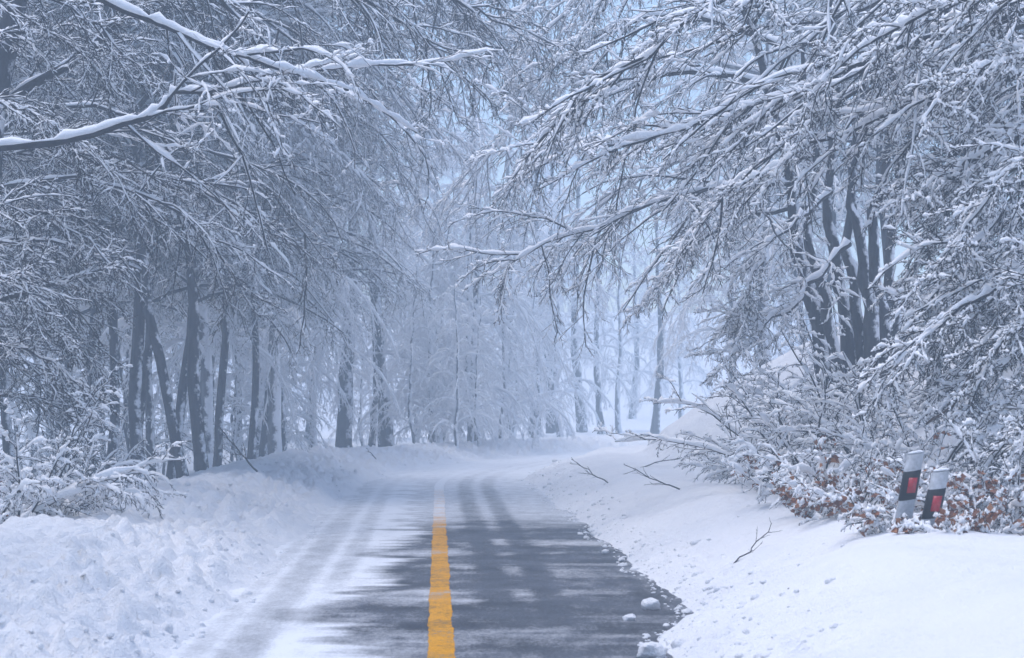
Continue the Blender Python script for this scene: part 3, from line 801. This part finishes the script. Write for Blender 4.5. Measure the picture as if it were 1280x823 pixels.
# ------------------------------------------------------------------ shrubs
def leaves(mb, pts, rng, size=0.058):
    n = len(pts)
    d = nrm(rng.normal(size=(n, 3)) * [1, 1, 0.6] + [0, 0, -0.5]); s = nrm(np.cross(d, rng.normal(size=(n, 3)))); nn = np.cross(d, s)
    L = size * rng.uniform(0.7, 1.5, (n, 1)); w = L * 0.33
    c = pts
    V = np.stack([c, c + d * L * 0.45 + s * w + nn * w * 0.4, c + d * L, c + d * L * 0.45 - s * w + nn * w * 0.4, c + d * L * 0.5], 1)
    i = np.arange(n)[:, None] * 5
    mb.add(V, None, np.concatenate([i + [0, 1, 4], i + [1, 2, 4], i + [2, 3, 4], i + [3, 0, 4]]))
def shrub(name, loc, h, spread, n, seed, label, group=None, nleaf=0, leafz=(0.0, 0.6), sw=1.0, droop=0.5, dens=(9, 6, 3), up=0.9, cat='shrub', leafside=0):
    rng = np.random.default_rng(seed)
    root = thing(name, loc, label, cat, group)
    L = []
    for i in range(n):
        az = i * 2.399 + rng.normal(0, 0.3)
        e = up * rng.uniform(0.55, 1.2)
        d = np.array([math.cos(az) * math.cos(e), math.sin(az) * math.cos(e), math.sin(e)])
        p = np.array([math.cos(az), math.sin(az), 0]) * spread * 0.18 * rng.random(); p[2] = -0.08
        ln = h * rng.uniform(0.65, 1.25) * (1.0 if e > 0.6 else spread / h)
        pts = [p]
        for q in range(8):
            d = nrm(d + np.array([0, 0, -1]) * droop / 8 + rng.normal(0, 0.12, 3)); pts.append(pts[-1] + d * ln / 8)
        L.append(pts)
    L = np.array(L); ll = np.full(n, h)
    wood, snow = MB(), MB()
    spray(wood, snow, L, taper(ll, 9, 0.010, 0.006, 0.3, 0.02), rng, *dens, droop=droop, sw=sw, t0=0.2, roll=0.7)
    st = obj('stems', wood, M_TWIG, root)
    obj('snow', snow, M_SNOW, st)
    if nleaf:
        V = np.concatenate(wood.v); V = V[(V[:, 2] > leafz[0] * h) & (V[:, 2] < leafz[1] * h)]
        # leaves cling in clusters
        cen = V[rng.integers(0, len(V), max(nleaf // 14, 1))]
        pts = []
        for c in cen:
            dd = np.linalg.norm(V - c, axis=1); near = V[dd < 0.11 + 0.06 * rng.random()]
            pts.append(near[rng.integers(0, len(near), 14)])
        lm = MB(); leaves(lm, np.concatenate(pts), rng)
        obj('leaves', lm, M_LEAF, root)
    return root
SH = 'snowy shrubs along the right bank'
def sg(px, d): return ground_at(px, d)
shrub('shrub', sg(1055, 20.5), 1.05, 0.9, 16, 41, 'snowy shrub with brown leaf clusters left of the marker posts', SH, 900, (0.0, 0.6), 1.0)
shrub('shrub', sg(1010, 22.5), 0.9, 0.8, 13, 42, 'low snowy shrub with few brown leaves at the left end of the leafy ones', SH, 330, (0.0, 0.6), 1.1)
shrub('shrub', sg(1095, 19.3), 0.8, 0.7, 11, 43, 'shrub with dry leaves touching the left marker post', SH, 480, (0.0, 0.8), 1.0)
shrub('shrub', sg(1240, 17.8), 0.7, 0.7, 12, 44, 'shrub thick with rusty brown leaves right of the marker posts', SH, 1000, (0.0, 0.9), 0.8)
shrub('shrub', sg(1205, 18.8), 1.0, 0.9, 13, 45, 'bare twiggy snowy shrub behind the right marker post', SH, 60, (0.0, 0.5), 0.9)
shrub('shrub', sg(1285, 18.2), 1.1, 0.9, 14, 46, 'snowy shrub with dry leaves at the right edge of the picture', SH, 420, (0.0, 0.6), 1.0)
shrub('shrub', sg(1150, 21.5), 1.4, 1.1, 18, 47, 'bushy white shrub on the slope behind the marker posts', SH, 60, (0.2, 0.7), 1.0)
shrub('shrub', sg(1000, 26), 2.0, 1.4, 22, 48, 'tall white shrub on the slope below the coppiced stems', SH, 40, (0.2, 0.7), 1.05)
shrub('shrub', sg(970, 29), 1.3, 1.0, 18, 49, 'frosted shrub in front of the bright snow ridge', SH, 0, sw=0.95)
shrub('shrub', sg(930, 32), 0.9, 0.8, 10, 50, 'thin frosted shrub at the left foot of the hillside', SH, 0, sw=0.8)
shrub('shrub', sg(1080, 25), 1.7, 1.3, 20, 52, 'round snowy shrub right of the slope below the coppiced stems', SH, 30, (0.2, 0.7), 1.05)
shrub('shrub', sg(1040, 28), 1.5, 1.3, 18, 53, 'white shrub at the very foot of the coppiced stems', SH, 0, sw=1.05)
# left foreground sapling and its neighbours
shrub('sapling', ground_at(45, 23.5), 1.6, 1.2, 18, 61, 'snow covered sapling with tiered twigs behind the left bank', None, 0, sw=0.75, droop=0.9, dens=(11, 7, 4), cat='young tree')
shrub('sapling', ground_at(-10, 22), 1.8, 1.2, 18, 62, 'snowy sapling with rusty leaves at the left edge of the picture', None, 120, (0, 0.5), 1.2, droop=0.9, dens=(11, 7, 4), cat='young tree')
shrub('sapling', ground_at(85, 28), 1.4, 1.0, 14, 63, 'smaller snowy sapling right of the tiered one by the left bank', None, 0, sw=0.75, droop=0.9, dens=(11, 7, 4), cat='young tree')

# ------------------------------------------------------------------ marker posts
def marker_post(px_b, px_t, py_t, d, label):
    x0 = (px_b - 640) / F * d
    zb = tz(x0, d)
    ztop = CAMZ - (py_t - 497) / F * d
    h = ztop - zb
    root = thing('marker_post', (x0, d, zb), label, 'marker post', 'roadside marker posts')
    lean = math.atan2((px_t - px_b) / F * d, h)
    root.rotation_euler = (0.04, lean, 0.12)
    w, t = 0.066, 0.045
    # hollow-backed blade: rounded front, slanted top
    def blade(z0, z1, w, t, slant, out=0.0):
        sec = [(-w, t * 0.6), (-w, -t * 0.3), (-w * 0.75, -t * 0.75), (0, -t), (w * 0.75, -t * 0.75), (w, -t * 0.3), (w, t * 0.6)]
        sec = np.array(sec) * (1 + out)
        V = [];
        for z in (z0, z1):
            for (a, b2) in sec: V.append((a, b2, z + slant * a))
        n = len(sec); Q = [[i, (i + 1) % n, n + (i + 1) % n, n + i] for i in range(n)]
        V = np.array(V); c0 = V[:n].mean(0); c1 = V[n:].mean(0)
        V = np.vstack([V, c0, c1]); T = [[(i + 1) % n, i, 2 * n] for i in range(n)] + [[n + i, n + (i + 1) % n, 2 * n + 1] for i in range(n)]
        return V, np.array(Q), np.array(T)
    sl = 0.33
    body = MB(); body.add(*blade(-0.45, h, w, t, sl))
    obj('post_body', body, M_POST, root, smooth=False)
    zb1 = h - 0.14; zb0 = zb1 - 0.245
    band = MB(); band.add(*blade(zb0, zb1, w, t, sl, 0.04))
    bo = obj('black_band', band, M_BLACK, root, smooth=False)
    rf = MB(); zc = (zb0 + zb1) / 2
    V, Q = box_arr(-0.032, 0.036, -t * 1.04 - 0.012, -t * 0.9, zc - 0.062, zc + 0.065)
    V[:, 2] += sl * 0.6 * V[:, 0]
    rf.add(V, Q); obj('reflector', rf, M_RED, bo, smooth=False)
    # cap of snow
    k = 5; a = np.linspace(-w * 0.95, w * 0.95, k)
    P = np.stack([a, 0 * a, h + sl * a], -1); mbs = MB()
    snow_on(mbs, P[None], np.full((1, k), 0.012), 0.016, 0.014, np.random.default_rng(int(px_b)), SEC6, 0, 0.2)
    obj('snow', mbs, M_SNOW, root)
    return root
shrub('shrub', sg(1110, 16.9), 0.5, 0.42, 10, 71, 'tiny snowy shrub with brown leaves at the foot of the left marker post', SH, 220, (0.0, 0.8), 0.8)
shrub('shrub', sg(1186, 16.3), 0.45, 0.42, 10, 72, 'tiny shrub with brown leaves at the foot of the right marker post', SH, 240, (0.0, 0.9), 0.8)
marker_post(1127, 1144, 566, 17.0, 'left and taller white marker post with black band and red reflector')
marker_post(1160, 1176, 588, 16.6, 'right and lower white marker post with black band and red reflector')

# ------------------------------------------------------------------ snow lumps and fallen twigs
def ico(sub):
    t = (1 + 5 ** 0.5) / 2
    V = [(-1, t, 0), (1, t, 0), (-1, -t, 0), (1, -t, 0), (0, -1, t), (0, 1, t), (0, -1, -t), (0, 1, -t), (t, 0, -1), (t, 0, 1), (-t, 0, -1), (-t, 0, 1)]
    Fc = [(0, 11, 5), (0, 5, 1), (0, 1, 7), (0, 7, 10), (0, 10, 11), (1, 5, 9), (5, 11, 4), (11, 10, 2), (10, 7, 6), (7, 1, 8), (3, 9, 4), (3, 4, 2), (3, 2, 6), (3, 6, 8), (3, 8, 9), (4, 9, 5), (2, 4, 11), (6, 2, 10), (8, 6, 7), (9, 8, 1)]
    V = [np.array(v) / np.linalg.norm(v) for v in V]
    for _ in range(sub):
        mid = {}; F2 = []
        def m_(a, b2):
            k = (min(a, b2), max(a, b2))
            if k not in mid:
                v = V[a] + V[b2]; V.append(v / np.linalg.norm(v)); mid[k] = len(V) - 1
            return mid[k]
        for a, b2, c in Fc:
            x, y, z = m_(a, b2), m_(b2, c), m_(c, a)
            F2 += [(a, x, z), (b2, y, x), (c, z, y), (x, y, z)]
        Fc = F2
    return np.array(V), np.array(Fc)
I1 = ico(1); I2 = ico(3)
def clod_field(s, o, size, rng, name, label):
    x, y = road_xy(s, o)
    z = np.maximum(terrain(x, y), 0.0)
    n = len(s)
    V = I1[0][None] * (1 + 0.09 * rng.normal(size=(n, len(I1[0]), 1)))
    V = V * (size[:, None] * rng.uniform(0.7, 1.25, (n, 3)))[:, None, :]
    V[..., 2] *= 0.75
    V = V + np.stack([x, y, z - size * 0.12], -1)[:, None, :]
    Fc = (np.arange(n)[:, None, None] * len(I1[0]) + I1[1][None]).reshape(-1, 3)
    o_ = obj(name, MB().add(V, None, Fc), M_GROUND)
    tag(o_, label, None, kind='stuff')
rng = np.random.default_rng(91)
n = 800
s = 12.5 + 45 * rng.random(n) ** 1.6
eL, eR = edges(s)
o = eL + 0.12 - 1.9 * rng.random(n) ** 1.3
clod_field(s, o, np.clip(rng.lognormal(-4.05, 0.5, n), 0.008, 0.07), rng, 'snow_clods', 'broken ploughed snow crumbs on the left bank')
n = 1100
s = 12.5 + 40 * rng.random(n) ** 1.5
eL, eR = edges(s)
o = eR - 0.10 + np.abs(rng.normal(0, 0.42, n))
clod_field(s, o, np.clip(rng.lognormal(-4.1, 0.5, n), 0.008, 0.07), rng, 'snow_clods', 'broken ploughed snow crumbs at the foot of the right bank')

def snow_lump(px, py, r, label, seed):
    d = CAMZ * F / (py - 497.0)
    rng = np.random.default_rng(seed)
    x = (px - 640) / F * d
    V = I2[0].copy()
    rad = np.ones(len(V))
    for _ in range(26):
        c = nrm(rng.normal(size=3)); rad += rng.uniform(-0.14, 0.24) * np.exp(-((V - c) ** 2).sum(1) / rng.uniform(0.04, 0.2))
    rad += 0.16 * (fbm(V[:, 0] * 5 + seed, V[:, 1] * 5 + V[:, 2] * 4, 4) - 0.5)
    V = V * rad[:, None] * r * 0.85 * np.array([1.15, 1.0, 0.75])
    lo = obj('snow_lump', MB().add(V, None, I2[1]), M_GROUND)
    lo.location = (x, d, max(tz(x, d), 0) + r * 0.42)
    tag(lo, label, 'snow lump', 'snow lumps on the road edge')
snow_lump(813, 762, 0.085, 'largest lump of snow lying on the asphalt by the right bank', 1)
snow_lump(787, 776, 0.05, 'small round snow lump left of the largest lump', 2)
snow_lump(815, 822, 0.10, 'broad snow lump on the asphalt at the bottom edge of the picture', 3)
snow_lump(777, 702, 0.04, 'small snow lump at the foot of the right bank, farther than the large one', 4)
snow_lump(757, 692, 0.045, 'farthest small snow lump on the right edge of the bare asphalt', 5)

def fallen_twig(pts, r, seed, label, dens=(7, 4), up=0.015, snow=False):
    rng = np.random.default_rng(seed)
    P = spline(pts, 9, rng, 0.012)
    base = P[0].copy(); P = P - base
    mb = MB(); tubes(mb, P[None], np.linspace(r, r * 0.4, 9)[None], 5)
    a, la = grow(P[None], dens[0], 0.25, 1.0, 0.6, 0.42, 5, -0.2, 0.12, 0.6, rng)
    tubes(mb, a, taper(la, 5, 0.012, r * 0.4, 0.4, r * 0.6), 4)
    if dens[1]:
        b2, lb = grow(a, dens[1], 0.3, 1.0, 0.6, 0.45, 4, -0.1, 0.12, 0.8, rng)
        tubes(mb, b2, taper(lb, 4, 0.012, r * 0.3, 0.4, r * 0.4), 3)
    ob = obj('fallen_twig', mb, M_TWIG)
    ob.location = base
    tag(ob, label, 'twig', 'fallen twigs on the snow')
def onbank(px, d, up=0.0):
    x = (px - 640) / F * d; return np.array([x, d, tz(x, d) + up])
def hit(px, py):
    """where the line of sight through a spot of the picture meets the ground"""
    d = np.arange(9, 70, 0.05)
    x = (px - 640) / F * d; zr = CAMZ - (py - 497) / F * d
    k = np.argmax(zr < terrain(x, d))
    return np.array([x[k], d[k], zr[k]])
a0 = hit(915, 707); a1 = a0 + np.array([0.19, 0.06, 0.17]); a2 = a0 + np.array([0.38, 0.1, 0.36])
fallen_twig([a0, a1, a2], 0.008, 3, 'bare forked twig stuck in the smooth right snow bank', (7, 2))
a0 = hit(985, 738)
fallen_twig([a0 + [0, 0, 0.01], a0 + [0.05, 0.02, 0.02], a0 + [0.09, 0.03, 0.05]], 0.006, 4, 'tiny dark twig lying below the forked twig on the right bank', (3, 0))
a0 = hit(850, 612); fallen_twig([a0, a0 + [-0.3, 0, 0.12], a0 + [-0.75, 0.1, 0.35]], 0.012, 5, 'bare twig poking left from the right bank near the bend', (8, 3))
a0 = hit(760, 604); fallen_twig([a0, a0 + [-0.25, 0.1, 0.15], a0 + [-0.6, 0.1, 0.4]], 0.012, 6, 'bare twig at the foot of the right bank near the bend', (7, 3))
a0 = hit(800, 585); fallen_twig([a0, a0 + [0.4, 0.1, 0.12], a0 + [0.9, 0.1, 0.2]], 0.012, 7, 'long bare twig lying on top of the right bank', (8, 3))
a0 = hit(322, 590); fallen_twig([a0, a0 + [-0.3, 0.1, 0.30], a0 + [-0.65, 0.1, 0.75]], 0.018, 8, 'dead bough leaning against the back of the left bank', (8, 3))
a0 = hit(470, 574); fallen_twig([a0, a0 + [-0.1, 0.1, 0.1], a0 + [-0.25, 0.1, 0.25]], 0.012, 9, 'small twig on the far left bank below the misty beeches', (4, 0))
